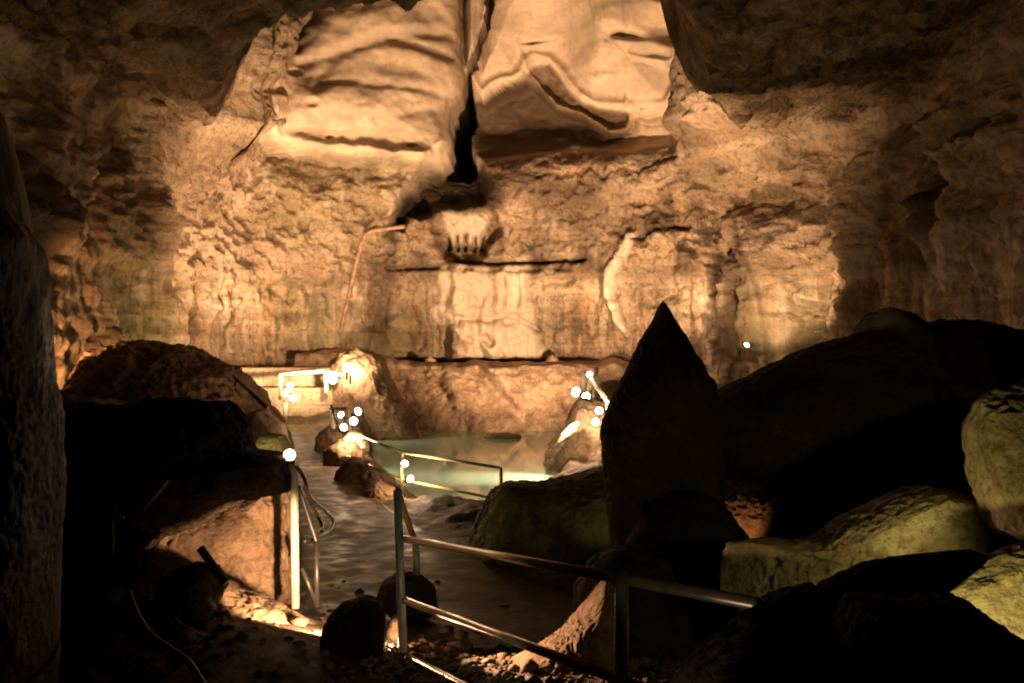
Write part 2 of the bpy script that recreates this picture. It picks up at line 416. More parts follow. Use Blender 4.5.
ck = np.maximum(sst(-1, 2.5, poly_sdf(u+wob, v, [(731, 214), (738, 226), (743, 246), (752, 264), (759, 285), (766, 310), (770, 335), (771, 366), (762, 366), (760, 335), (756, 310), (750, 288), (743, 268), (733, 250), (731, 232)])),
                .6*sst(-1, 3, poly_sdf(u+wob, v, [(799, 296), (806, 306), (813, 325), (812, 345), (818, 364), (798, 364), (803, 340), (803, 320)])))
D = D*(1-ck)+(D-3.0)*ck
# brown column between the cracks, pale ribs of flowstone
def rib(pts, wpx, h, at=.3, jag=.1):
    global D
    u, v = photo(D*0+at); u = u+jag*F/34*fbm(X0*1.5, Y0*1.5, Zz*.8, 3)
    D = D+h*np.exp(-(line_dist(u, v, pts)/wpx)**2)
rib([(738, 270), (738, 350)], 14, .55)
rib([(631, 236), (622, 255), (610, 275), (609, 295), (618, 320), (624, 330)], 5, .45)
rib([(700, 200), (695, 250), (690, 330)], 12, .5)
rib([(780, 240), (776, 345)], 10, .45)
rib([(152, 110), (156, 250), (158, 340)], 10, .5)
# carved-looking reliefs of pale flowstone: toothed drapery in its niche, beast-shaped boss over the bench
u, v = photo(D*0+.3)
jg = F/34*.12*fbm(X0*2.5, Y0*2.5, Zz*2.5, 3)
sd = poly_sdf(u+jg, v+jg, [(441, 214), (470, 211), (493, 214), (490, 232), (487, 247), (478, 250), (462, 248), (452, 252), (446, 240)])
D = np.where(sd > -4, np.maximum(D, -.7+sst(-4, 6, sd)*.8), D)
for hx, ht, hw in ((449, 236, 2.0), (457, 233, 2.2), (464.5, 231, 2.6), (474, 235, 2.2), (482, 233, 2.4)):
    q = ((u+.4*jg-hx)/hw)**2+((np.maximum(ht+4-v, 0))/4.5)**2+((np.maximum(v-246, 0))/4.0)**2
    D -= .6*np.exp(-q*q)
sd = poly_sdf(u, v, [(452, 264), (526, 264), (528, 300), (534, 330), (540, 362), (446, 362), (452, 330)])
D += .28*sst(-3, 5, sd)
sd = poly_sdf(u, v, [(446, 330), (456, 322), (470, 319), (490, 322), (502, 319), (509, 328), (508, 344), (500, 352), (498, 361), (488, 361), (482, 350), (470, 350), (462, 361), (452, 361), (448, 345)])
D += .45*np.sqrt(np.clip(sd/12, 0, 1))
for hx, hy, r in ((471, 340, 3.2), (486, 338, 4.0), (491, 343, 4)):
    D -= .5*np.exp(-(((u-hx)/r)**2+((v-hy)/(r*1.1))**2)**2)
groove([(458, 284), (468, 292), (480, 298)], 2.5, .1, .4, .5); groove([(460, 304), (476, 308), (484, 304)], 2.5, .1, .4, .5)
groove([(508, 314), (525, 322), (538, 330)], 2, .22, .4, .2)
groove([(452, 316), (468, 320), (492, 321), (506, 315)], 2, .25, .4, .1)
# dark undercut where the wall meets the bench
u, v = photo(D*0)
D -= 1.0*np.exp(-(((v-366)/6)**2))*sst(385, 400, u)*sst(620, 560, u)
VX = X0+NX*D; VY = Y0+NY*D
ns, nz = X0.shape
idx = np.arange(ns*nz).reshape(ns, nz)
quads = np.stack([idx[:-1, :-1], idx[1:, :-1], idx[1:, 1:], idx[:-1, 1:]], -1).reshape(-1, 4)[:, ::-1]
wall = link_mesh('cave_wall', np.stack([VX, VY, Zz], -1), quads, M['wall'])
tag(wall, 'towering banded limestone wall curving round behind the pool, with cleft and hanging block', 'rock wall', kind='structure')
def vattr(o, name, val):
    a = o.data.attributes.new(name, 'FLOAT', 'POINT'); a.data.foreach_set('value', np.clip(val, 0, 1).astype(np.float32).ravel())
u, v = CX+VX/np.maximum(VY, 2)*F, CY-(Zz-CH)/np.maximum(VY, 2)*F
nz1 = fbm(X0*.7, Y0*.7, Zz*.7, 4)
damp_shade = .95*sst(-6, 8, poly_sdf(u, v, [(440, 163), (470, 154), (500, 182), (506, 214), (440, 218), (405, 226), (396, 244), (380, 236), (402, 198)])+14*nz1)
damp_shade = np.maximum(damp_shade, sst(.2, .6, cm))  # shade inside the cleft painted dark, not a stain
damp_shade = np.maximum(damp_shade, .8*sst(-4, 8, poly_sdf(u, v, [(712, 255), (742, 250), (762, 300), (766, 365), (712, 365)])+14*nz1))
damp_shade = np.maximum(damp_shade, .5*sst(-10, 10, poly_sdf(u, v, [(386, 325), (448, 318), (448, 366), (380, 366)])+10*nz1))
damp_shade = np.maximum(damp_shade, .8*sst(-.05, .3, nz1)*mid*sst(495, 540, u)*sst(720, 680, u)*sst(165, 190, v))
damp_shade = np.maximum(damp_shade, .62*sst(-2, 4, poly_sdf(u, v, [(470, 100), (482, 99), (503, 84), (523, 77), (536, 82), (546, 95), (556, 109), (582, 119), (602, 132), (628, 136), (600, 148), (540, 152), (480, 160), (468, 152)])+3*nz1))
damp_shade = np.maximum(damp_shade, .35*sst(-2, 4, poly_sdf(u, v, [(523, 77), (532, 66), (550, 63), (560, 75), (568, 89), (582, 101), (600, 108), (632, 111), (632, 136), (602, 132), (582, 119), (556, 109), (540, 90)])+3*nz1))
damp_shade = np.maximum(damp_shade, .85*sst(.15, .5, fbm(X0*.25+4, Y0*.25, Zz*.3, 4)+.1)*side)
damp_shade = np.maximum(damp_shade, .9*np.exp(-(line_dist(u, v, [(735, 222), (738, 250), (745, 262), (751, 275), (759, 300), (764, 330), (767, 362)])/4.5)**2))  # shade in the deep crack painted into the colour
calc = .95*sst(-6, 8, poly_sdf(u+18*nz1, v+10*nz1, [(452, 264), (526, 266), (528, 300), (540, 330), (548, 362), (446, 362), (450, 330)])+26*nz1)*(1-.75*np.exp(-((u-494+12*nz1)/5)**2)*sst(325, 300, v))
calc = np.maximum(calc, .9*sst(-2, 5, poly_sdf(u, v, [(442, 213), (490, 213), (488, 246), (449, 246)])+6*nz1))
calc = np.maximum(calc, .7*np.exp(-(line_dist(u, v, [(631, 236), (622, 255), (610, 275), (609, 295), (618, 320), (624, 330)])/4.5)**2))
calc = np.maximum(calc, .35*dome_mask)
alga = .5*sst(.0, .35, fbm(X0*.35-7, Y0*.35, Zz*.2, 4))*low*fr*(1-calc)
alga = np.maximum(alga, .4*sst(-4, 6, poly_sdf(u, v, [(330, 150), (395, 158), (446, 158), (446, 164), (420, 190), (400, 205), (380, 250), (250, 240), (260, 170)])+14*nz1))
fringe = sst(-4, 6, poly_sdf(u, v, [(250, 158), (330, 158), (400, 166), (420, 170), (405, 196), (380, 214), (300, 200), (246, 186)])+10*nz1)
big = fbm(X0*.28+11, Y0*.28, Zz*.22, 4); vst = fbm(SS*.8+.5*wq, SS*0+12, Zz*.07, 3)
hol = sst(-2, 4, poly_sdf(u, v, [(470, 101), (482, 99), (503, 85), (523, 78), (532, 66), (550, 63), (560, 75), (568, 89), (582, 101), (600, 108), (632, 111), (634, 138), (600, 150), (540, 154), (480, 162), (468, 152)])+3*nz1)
damp_shade = np.maximum(damp_shade, .62*sst(-.25, .25, big+.5*nz1)*sst(-12, 14, poly_sdf(u, v, [(380, 232), (398, 196), (440, 166), (474, 150), (520, 168), (640, 198), (655, 238), (590, 264), (450, 266), (392, 268)])+20*nz1))
damp_shade = np.maximum(damp_shade, (.30+.45*sst(-.1, .3, vst))*sst(-14, 14, poly_sdf(u+30*nz1, v, [(345, 240), (448, 262), (448, 366), (330, 366)])+20*nz1))
damp_shade = np.maximum(damp_shade, .5*sst(.02, .4, vst)*low*fr*(1-calc))
damp_shade = np.maximum(damp_shade, .55*sst(.0, .4, big)*rough*fr*sst(560, 640, u))
damp_shade = np.maximum(damp_shade, .35*dome_mask*sst(-.05, .35, fbm(X0*.25, Y0*.25, Zz*1.1+.9*wav, 3)))
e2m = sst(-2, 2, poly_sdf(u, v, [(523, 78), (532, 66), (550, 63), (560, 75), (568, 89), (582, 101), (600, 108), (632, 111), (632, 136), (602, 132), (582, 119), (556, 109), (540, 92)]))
damp_shade = np.maximum(damp_shade*(1-hol*.6), hol*(.93-.28*e2m))
calc = calc*(1-hol); calc = np.maximum(calc, .4*sst(-.05, .3, fbm(SS*1.2, SS*0, Zz*.3, 3))*fringe)
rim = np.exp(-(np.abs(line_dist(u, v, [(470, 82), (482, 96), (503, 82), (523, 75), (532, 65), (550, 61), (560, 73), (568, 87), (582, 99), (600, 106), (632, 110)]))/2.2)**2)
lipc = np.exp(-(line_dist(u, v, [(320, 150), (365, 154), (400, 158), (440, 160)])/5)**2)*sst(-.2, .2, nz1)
calc = np.maximum(calc, np.maximum(.7*rim, .6*lipc)); damp_shade = damp_shade*(1-.8*rim)*(1-.8*lipc)
vattr(wall, 'damp_shade', damp_shade); vattr(wall, 'calcite', calc); vattr(wall, 'alga', alga*.6); vattr(wall, 'flow', (.35+.65*low)*(1-dome_mask)*(1-.6*mid)); vattr(wall, 'rough', rough*(1-.55*low))

# ------------------------------------------------------------------ cave ceiling
xs = np.arange(-16, 16.01, .09); ysd = np.arange(1.0, 40, .09)
GX, GY = np.meshgrid(xs, ysd, indexing='ij')
dome = [(-3.4, 19.4), (-4.1, 20.6), (-5.5, 22.3), (-6.5, 24.6), (-7.5, 28), (-8.4, 31), (-9.2, 60), (7.6, 60), (6.4, 31), (5.3, 28), (4.35, 25.4), (3.65, 21.5), (3.1, 18.7), (2.2, 17.4), (.8, 17.0), (-.8, 17.6), (-1.3, 19.3)]
sd = poly_sdf(GX+.3*fbm(GX*.6, GY*.6, GX*0, 5), GY+.9*fbm(GX*.35+7, GY*.35, GX*0, 5), dome)
HZ = 8.35+.35*fbm(GX*.16, GY*.16, GX*0+2, 3)+.22*fbm(GX*.7, GY*.7, GX*0, 4)+.24*ridged(GX*1.5, GY*1.5, GX*0, 5)
HZ += .3*sst(4, 9, GX)+.3*sst(6, 11, -GX)
HZ += 6.2*sst(-.4, 2.4, sd)
ns, nz = GX.shape; idx = np.arange(ns*nz).reshape(ns, nz)
quads = np.stack([idx[:-1, :-1], idx[1:, :-1], idx[1:, 1:], idx[:-1, 1:]], -1).reshape(-1, 4)[:, ::-1]
ceil = link_mesh('cave_ceiling', np.stack([GX, GY, HZ], -1), quads, M['ceil'])
tag(ceil, 'dark rough cave ceiling opening into a tall smooth dome', 'ceiling', kind='structure')

# ------------------------------------------------------------------ cave floor, path and pool
pool = [(-1.75, 17.4), (-2.2, 19.5), (-2.9, 23), (-3.3, 26), (-3.7, 29.5), (-3.9, 34), (1.7, 34), (1.3, 29), (.9, 24.5), (.75, 21), (.9, 18.6), (.75, 16.9), (-.4, 16.6)]
path_c = [P(505, 640, 8.6), P(430, 590, 10.6), P(385, 560, 12.4), P(350, 520, 15), P(330, 490, 18.3), P(312, 460, 22), P(298, 438, 26), P(283, 425, 29)]
path_w = [3.4, 2.8, 2.2, 1.7, 1.25, 1.05, 1.0, 1.1]
pcx = [p.x for p in path_c]; pcy = [p.y for p in path_c]
yrow = 2.2*1.0085**np.arange(0, 345); yrow = yrow[yrow < 38.5]
xs = np.arange(-14, 14.01, .06)
GX, GY = np.meshgrid(xs, yrow, indexing='ij')
def path_h(y): return np.interp(y, [0, 5, 8, 10, 16, 20, 24, 27, 31], [1.25, .85, .46, .36, .30, .34, .42, .68, 1.0])
def pathx(y): return np.interp(y, pcy, pcx)
def pathw(y): return np.interp(y, pcy, path_w)
def floor_h(x, y):
    z = path_h(y)+0*x
    pw = np.abs(x-pathx(y))-pathw(y)/2
    n1 = fbm(x*.45, y*.45, x*0, 4); n2 = ridged(x*1.6, y*1.6, x*0+3, 4); n3 = fbm(x*4, y*4, x*0, 3)
    off = sst(-.1, .7, pw)
    left = sst(.1, 3.5, -(x-pathx(y))-pathw(y)/2)
    right = sst(.5, 5.0, x-np.interp(y, [0, 9, 16, 24, 34], [2.0, 2.2, 1.8, 1.6, 2.2]))
    z = z+off*(.18*n1+.09*n2+.025*n3)+.012*n3
    z = z+left*np.interp(y, [3, 6, 10, 18, 25, 34], [.45, .45, .8, 1.3, 1.2, .6])+right*np.interp(y, [4, 10, 20, 28, 34], [.4, 1.2, 1.5, .6, .3])
    z = z+.25*np.exp(-((x+2.0)/1.0)**2-((y-7.6)/1.4)**2)
    sd = poly_sdf(x+.25*fbm(x*1.1, y*1.1, x*0+5, 3), y+.25*fbm(x*1.1+8, y*1.1, x*0, 3), pool)
    z = np.where(sd > -.5, z*(1-sst(-.45, .25, sd))+(-.55+.15*n1+.06*n2)*sst(-.45, .25, sd), z)
    return z
FZ = floor_h(GX, GY)
ns, nz = GX.shape; idx = np.arange(ns*nz).reshape(ns, nz)
quads = np.stack([idx[:-1, :-1], idx[1:, :-1], idx[1:, 1:], idx[:-1, 1:]], -1).reshape(-1, 4)
floor = link_mesh('ground', np.stack([GX, GY, FZ], -1), quads, M['floor'])
tag(floor, 'uneven muddy cave floor strewn with gravel round the path', 'ground', kind='structure')
def fz(x, y): return float(floor_h(np.array([x]), np.array([y]))[0])
# path sheet
yy = np.linspace(8.2, 29, 260); ww = np.linspace(-.5, .5, 48)
PY, PW = np.meshgrid(yy, ww, indexing='ij')
PXx = pathx(PY)+PW*pathw(PY)
PZ = path_h(PY)+.03+.015*fbm(PXx*.8, PY*.8, PXx*0, 2)-.09*sst(.42, .5, np.abs(PW))
PZ = np.maximum(PZ, floor_h(PXx, PY)+.004-.07*sst(.4, .5, np.abs(PW)))
ns, nz = PY.shape; idx = np.arange(ns*nz).reshape(ns, nz)
quads = np.stack([idx[:-1, :-1], idx[1:, :-1], idx[1:, 1:], idx[:-1, 1:]], -1).reshape(-1, 4)[:, ::-1]
pth = link_mesh('path', np.stack([PXx, PY, PZ], -1), quads, M['path'])
tag(pth, 'wet trodden visitor path winding past the pool', 'path', kind='structure')
# water
m, nt, N, L, B = nodes('green_pool_water')
out = N['Material Output']
tr = N.new('ShaderNodeBsdfTransparent'); tr.inputs[0].default_value = (.48, .66, .52, 1)
gl = N.new('ShaderNodeBsdfGlossy'); gl.inputs['Roughness'].default_value = .03
df = N.new('ShaderNodeBsdfDiffuse'); df.inputs[0].default_value = (.36, .58, .46, 1)
m1 = N.new('ShaderNodeMixShader'); m1.inputs[0].default_value = .85
m2 = N.new('ShaderNodeMixShader'); fr_ = N.new('ShaderNodeFresnel'); fr_.inputs[0].default_value = 1.33
nn = N.new('ShaderNodeTexNoise'); nn.inputs['Scale'].default_value = 2.2; nn.inputs['Detail'].default_value = 3
gg = N.new('ShaderNodeNewGeometry'); L.new(gg.outputs['Position'], nn.inputs['Vector'])
bb = N.new('ShaderNodeBump'); bb.inputs['Strength'].default_value = .05; bb.inputs['Distance'].default_value = .03
L.new(nn.outputs['Fac'], bb.inputs['Height']); L.new(bb.outputs[0], gl.inputs['Normal']); L.new(bb.outputs[0], fr_.inputs['Normal'])
L.new(tr.outputs[0], m1.inputs[1]); L.new(df.outputs[0], m1.inputs[2])
L.new(fr_.outputs[0], m2.inputs[0]); L.new(m1.outputs[0], m2.inputs[1]); L.new(gl.outputs[0], m2.inputs[2]); L.new(m2.outputs[0], out.inputs['Surface'])
M['water'] = m
WL = .2
wx = [(-2.6, 16.4), (1.6, 16.0), (1.8, 20), (2.2, 26), (2.6, 34.6), (-4.6, 34.6), (-4.2, 28), (-3.4, 22)]
w = link_mesh('pool_water', [(x, y, WL) for x, y in wx], [list(range(len(wx)))], m, smooth=False)
tag(w, 'still green pool reflecting the lit rock', 'water', kind='structure')

# ------------------------------------------------------------------ rocks
_ico = {}
def ico(n):
    if n not in _ico:
        bm = bmesh.new(); bmesh.ops.create_icosphere(bm, subdivisions=n, radius=1)
        V = np.array([v.co[:] for v in bm.verts]); Fc = np.array([[v.index for v in f.verts] for f in bm.faces]); bm.free()
        _ico[n] = (V, Fc)
    return _ico[n]
def outline_fn(poly, c):
    th = np.linspace(-math.pi, math.pi, 721); r = np.zeros_like(th)
    for k, a in enumerate(th):
        dx, dy = math.cos(a), math.sin(a); best = 0
        for i in range(len(poly)):
            x0, y0 = poly[i][0]-c[0], poly[i][1]-c[1]; x1, y1 = poly[(i+1) % len(poly)][0]-c[0], poly[(i+1) % len(poly)][1]-c[1]
            ex, ey = x1-x0, y1-y0; den = dx*ey-dy*ex
            if abs(den) < 1e-9: continue
            t = (x0*ey-y0*ex)/den; q = (x0*dy-y0*dx)/den
            if t > 0 and -1e-6 <= q <= 1+1e-6: best = max(best, t)
        r[k] = best
    r[r == 0] = r[r > 0].mean()
    return th, r
def rock(name, label, cat, outline, Z, T, mat, n=6, amp=.06, rid=.05, sq=.75, fr=1.0, center=None, group=None, skew=0.0, seed=0, back=None, planes=0, attr=None):
    """boulder whose outline, drawn where it stands at Z metres, is swept round into a solid T metres deep"""
    pw = [P(a, b, Z) for a, b in outline]; poly = [(p.x, p.z) for p in pw]
    if center: c3 = P(center[0], center[1], Z); c = (c3.x, c3.z)
    else:
        A = 0; cxx = 0; czz = 0
        for i in range(len(poly)):
            x0, y0 = poly[i]; x1, y1 = poly[(i+1) % len(poly)]; k = x0*y1-x1*y0; A += k; cxx += (x0+x1)*k; czz += (y0+y1)*k
        c = (cxx/(3*A), czz/(3*A))
    th, r = outline_fn(poly, c)
    V, Fc = ico(n)
    a = np.arctan2(V[:, 2], V[:, 0]); rho = np.hypot(V[:, 0], V[:, 2])
    R = np.interp(a, th, r)
    rq = np.minimum(rho, 1)**sq
    size = r.mean()
    x = c[0]+R*rq*np.cos(a); z = c[1]+R*rq*np.sin(a)
    yv = np.sign(V[:, 1])*np.abs(V[:, 1])**.8
    y = Z+T*yv*np.where(V[:, 1] > 0, (back if back else 1.0), 1.0)+skew*(z-c[1])
    Q = np.stack([x, y, z], -1)
    # flat facets cut the swept shape
    rs = np.random.default_rng(seed+5)
    cc = np.array([c[0], Z, c[1]])
    for k in range(planes):
        nv = rs.normal(size=3); nv[1] = -abs(nv[1])*1.3; nv /= np.linalg.norm(nv)
        d = (Q-cc)@nv; lim = np.quantile(d, .90); over = np.maximum(d-lim, 0)
        Q = Q-over[:, None]*nv*.92
    nvec = Q-cc; nvec /= np.linalg.norm(nvec, axis=1)[:, None]+1e-9
    f = fr*1.3/size; o = seed*13.7
    h = amp*size*1.6*fbm(Q[:, 0]*f+o, Q[:, 1]*f, Q[:, 2]*f, 4)+rid*size*(ridged(Q[:, 0]*f*2.2+o, Q[:, 1]*f*2.2, Q[:, 2]*f*2.2, 5)-.6)*.5
    h = h+.012*size*fbm(Q[:, 0]*f*14+o, Q[:, 1]*f*14, Q[:, 2]*f*14, 3)
    Q = Q+nvec*h[:, None]
    base = (c[0], Z, Q[:, 2].min())
    o_ = link_mesh(name, Q, Fc, mat, None, base)
    tag(o_, label, cat, group)
    return o_

G_F = 'boulders around the near railing'
rock('rock_pillar', 'dark wet rock pillar with glistening streaks at the left edge', 'rock pillar',
     [(-60, 40), (-25, 90), (-8, 150), (2, 215), (20, 238), (24, 300), (29, 380), (36, 420), (38, 520), (36, 600), (34, 690), (30, 800), (-150, 800), (-200, 400), (-150, 40)], 5.3, .7, M['wet'], 7, .02, .02, .6, 1.2, seed=1)
rock('boulder', 'tan boulder with an orange-lit face under the black boulder left of the lamp post', 'boulder',
     [(120, 575), (135, 545), (150, 520), (190, 500), (240, 484), (286, 478), (292, 500), (291, 612), (240, 625), (190, 615), (130, 620)], 10.0, .75, M['tan'], 7, .05, .07, .5, 1.8, seed=2, center=(215, 555), planes=0)
rock('boulder', 'massive black boulder overhanging the orange-lit boulder left of the lamp post', 'boulder',
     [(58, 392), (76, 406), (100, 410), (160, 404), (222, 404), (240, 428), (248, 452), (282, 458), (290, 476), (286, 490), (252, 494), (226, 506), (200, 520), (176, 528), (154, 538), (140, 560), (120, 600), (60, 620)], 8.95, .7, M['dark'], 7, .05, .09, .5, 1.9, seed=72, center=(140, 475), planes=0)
rock('rubble_mound', 'broad brown rubble mound against the left cave wall', 'rock mound',
     [(70, 430), (84, 385), (102, 356), (125, 348), (150, 343), (170, 352), (185, 350), (205, 362), (228, 370), (250, 392), (268, 415), (286, 450), (260, 475), (80, 475)], 22.5, 2.4, M['brown'], 7, .05, .11, .7, 2.2, seed=3)
rock('boulder', 'brown rock on the slope between rubble mound and path lamp', 'boulder',
     [(232, 470), (236, 430), (246, 415), (262, 410), (280, 425), (286, 448), (282, 475)], 20, 1.0, M['brown'], 5, .06, .08, seed=4)
rock('rock', 'small pointed stone on top of the rubble mound beside the yellow floodlight', 'rock', [(168, 362), (172, 346), (180, 343), (188, 352), (190, 364)], 22.3, .25, M['brown'], 4, .08, .1, seed=41)
rock('boulder', 'yellow-lit mossy rock just behind the globe lamp', 'boulder', [(244, 462), (250, 442), (264, 434), (282, 436), (292, 456), (284, 475), (250, 475)], 12.5, .5, M['slab'], 5, .07, .08, seed=42)
rock('slab', 'long low orange-lit slab sloping from boulder foot to path', 'rock slab',
     [(196, 600), (205, 586), (222, 584), (248, 597), (275, 607), (300, 622), (324, 632), (326, 642), (300, 650), (255, 650), (210, 640)], 8.5, .35, M['tan'], 6, .06, .12, .7, 1.4, seed=5)
rock('rock', 'jagged dark stone at the foot of the orange-lit boulder', 'rock', [(160, 590), (170, 574), (190, 566), (212, 570), (224, 588), (214, 606), (180, 612)], 8.1, .35, M['dark'], 5, .1, .14, seed=6)
rock('rock', 'small tan stone in front of the low orange-lit slab', 'rock', [(186, 612), (194, 600), (208, 598), (216, 608), (208, 618), (192, 620)], 7.6, .12, M['tan'], 4, .1, .12, seed=61)
rock('boulder', 'squat dark boulder hiding the ground lamp left of the near post', 'boulder',
     [(322, 655), (326, 622), (340, 606), (362, 599), (378, 604), (384, 622), (383, 655), (355, 668)], 7.6, .36, M['dark'], 6, .05, .07, .65, 1.3, group=None, seed=7, planes=3)
rock('rock', 'small dark rock behind the near railing post', 'rock', [(378, 600), (384, 582), (400, 574), (420, 578), (434, 590), (437, 612), (400, 622)], 9.3, .35, M['dark'], 5, .09, .12, seed=8)
rock('boulder', 'rounded boulder with a yellow mossy right face at the pool front', 'boulder',
     [(460, 552), (466, 520), (484, 493), (508, 486), (545, 485), (580, 477), (606, 470), (628, 474), (640, 540), (628, 580), (570, 585), (490, 572)], 12.6, 1.0, M['mossy'], 7, .05, .08, .7, 1.4, seed=9, planes=2)
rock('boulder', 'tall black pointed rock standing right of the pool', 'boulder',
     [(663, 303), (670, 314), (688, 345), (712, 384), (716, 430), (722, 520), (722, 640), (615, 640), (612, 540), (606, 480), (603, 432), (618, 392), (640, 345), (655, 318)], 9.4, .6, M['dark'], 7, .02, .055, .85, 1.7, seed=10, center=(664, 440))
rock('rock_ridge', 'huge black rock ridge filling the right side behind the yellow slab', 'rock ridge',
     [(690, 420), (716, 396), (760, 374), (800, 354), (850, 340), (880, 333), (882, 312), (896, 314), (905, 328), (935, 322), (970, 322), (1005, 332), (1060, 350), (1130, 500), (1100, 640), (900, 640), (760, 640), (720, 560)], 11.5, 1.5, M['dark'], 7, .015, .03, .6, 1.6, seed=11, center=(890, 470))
rock('slab', 'long pitted slab under dim yellow light behind the dark foreground rocks', 'rock slab',
     [(726, 600), (727, 562), (733, 550), (758, 546), (800, 549), (824, 544), (852, 524), (890, 505), (930, 490), (958, 494), (976, 508), (990, 530), (996, 560), (985, 600), (860, 625), (760, 625)], 7.2, .6, M['slab'], 7, .03, .06, .5, 1.8, seed=12, center=(880, 572), planes=6)
rock('boulder', 'low black rock lying in front of the dim yellow slab', 'boulder',
     [(765, 670), (790, 612), (815, 592), (845, 574), (880, 562), (930, 555), (972, 551), (986, 556), (958, 577), (928, 602), (905, 670)], 4.6, .16, M['dark'], 6, .03, .05, .65, 1.6, seed=74, center=(868, 602))
rock('boulder', 'upright ochre boulder at the right edge above the slab', 'boulder',
     [(974, 430), (984, 404), (1004, 390), (1040, 380), (1090, 385), (1110, 470), (1080, 545), (1020, 540), (992, 525), (980, 480)], 6.6, .4, M['slab'], 6, .04, .07, .6, 1.5, seed=13, planes=4)
rock('boulder', 'brightly yellow-lit pitted boulder at the lower right corner', 'boulder',
     [(915, 640), (930, 604), (955, 584), (990, 564), (1030, 547), (1080, 545), (1130, 620), (1080, 690), (960, 690)], 5.5, .35, M['slab'], 7, .03, .06, .6, 1.6, seed=14, planes=3)
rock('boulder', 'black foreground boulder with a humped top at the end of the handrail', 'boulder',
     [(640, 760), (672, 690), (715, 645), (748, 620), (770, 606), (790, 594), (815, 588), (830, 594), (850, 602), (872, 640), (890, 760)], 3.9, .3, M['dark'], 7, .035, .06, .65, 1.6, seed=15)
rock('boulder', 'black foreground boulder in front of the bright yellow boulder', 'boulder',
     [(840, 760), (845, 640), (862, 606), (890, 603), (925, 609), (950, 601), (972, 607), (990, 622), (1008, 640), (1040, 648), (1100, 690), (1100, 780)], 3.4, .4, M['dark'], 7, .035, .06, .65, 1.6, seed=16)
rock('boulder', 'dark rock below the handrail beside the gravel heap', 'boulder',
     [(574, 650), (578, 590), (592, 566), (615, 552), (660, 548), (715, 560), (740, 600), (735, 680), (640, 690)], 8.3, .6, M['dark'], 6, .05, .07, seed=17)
rock('boulder', 'dark wedge of rock between pointed rock and yellow slab', 'boulder',
     [(622, 560), (640, 510), (672, 492), (700, 490), (722, 506), (748, 540), (745, 600), (640, 610)], 8.8, .5, M['dark'], 6, .04, .06, seed=18)
rock('gravel_bank', 'red-brown lit gravel bank seen through the gap behind the pointed rock', 'gravel bank',
     [(690, 500), (705, 488), (740, 484), (775, 492), (785, 540), (770, 570), (700, 570)], 9.9, .4, M['brown'], 6, .05, .14, .7, 3, seed=19)
rock('gravel_heap', 'pink-lit gravel heap rising against a dark rock behind the handrail', 'gravel heap',
     [(500, 668), (540, 650), (565, 632), (580, 612), (592, 598), (606, 580), (618, 596), (624, 680), (560, 690), (510, 684)], 7.7, .35, M['brown'], 6, .04, .12, .8, 2.5, seed=20, center=(580, 660))
rock('boulder', 'pale water-worn rock under the right lamps at the pool edge', 'boulder',
     [(540, 500), (545, 470), (548, 452), (560, 434), (572, 420), (580, 402), (596, 400), (615, 404), (640, 420), (660, 470), (640, 520), (570, 520)], 22.6, 1.3, M['bench'], 7, .05, .08, .7, 1.6, seed=21)
rock('boulder', 'small tan rock on the far bank under the right railing', 'boulder', [(545, 500), (550, 478), (575, 470), (598, 462), (612, 470), (625, 500), (590, 512)], 19.2, .6, M['bench'], 6, .07, .1, seed=22)
rock('rock', 'dark rock mass behind the right railing', 'boulder', [(596, 420), (602, 386), (622, 378), (650, 384), (668, 420), (650, 450), (612, 450)], 26.5, 1.2, M['brown'], 6, .06, .1, seed=23)
# low parapet of rocks between path and pool
G_P = None
for k, (ol, Z, lab, mt) in enumerate([
    ([(352, 528), (358, 494), (378, 482), (400, 488), (416, 500), (424, 520), (400, 530)], 17.6, 'near end rock of the low bank between path and pool', 'brown'),
    ([(334, 508), (338, 472), (352, 458), (372, 462), (394, 482), (404, 505), (370, 520)], 19.4, 'middle rock of the low bank between path and pool', 'brown'),
    ([(324, 484), (326, 452), (340, 440), (356, 444), (372, 462), (380, 490), (346, 500)], 21.6, 'dark sided rock of the low bank under the lamp cluster', 'brown'),
    ([(316, 462), (318, 436), (330, 426), (348, 432), (362, 450), (358, 474), (330, 476)], 23.8, 'far end rock of the low bank below the cream post', 'brown'),
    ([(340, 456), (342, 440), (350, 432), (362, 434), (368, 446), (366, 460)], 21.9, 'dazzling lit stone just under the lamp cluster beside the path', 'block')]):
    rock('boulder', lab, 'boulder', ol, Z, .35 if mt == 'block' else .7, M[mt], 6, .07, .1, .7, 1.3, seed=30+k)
rock('slab', 'added pale slab standing for the lamp highlight on the pool-edge rock', 'rock slab', [(556, 445), (561, 434), (571, 424), (579, 421), (578, 430), (568, 440)], 21.0, .25, M['block'], 5, .03, .04, seed=39)  # pale stone added as the bright lamp highlight on the rock
rock('rock', 'small glowing tan rock just behind the near railing post', 'rock', [(386, 652), (388, 628), (393, 616), (401, 614), (406, 628), (408, 652)], 8.35, .12, M['tan'], 5, .08, .1, seed=40)
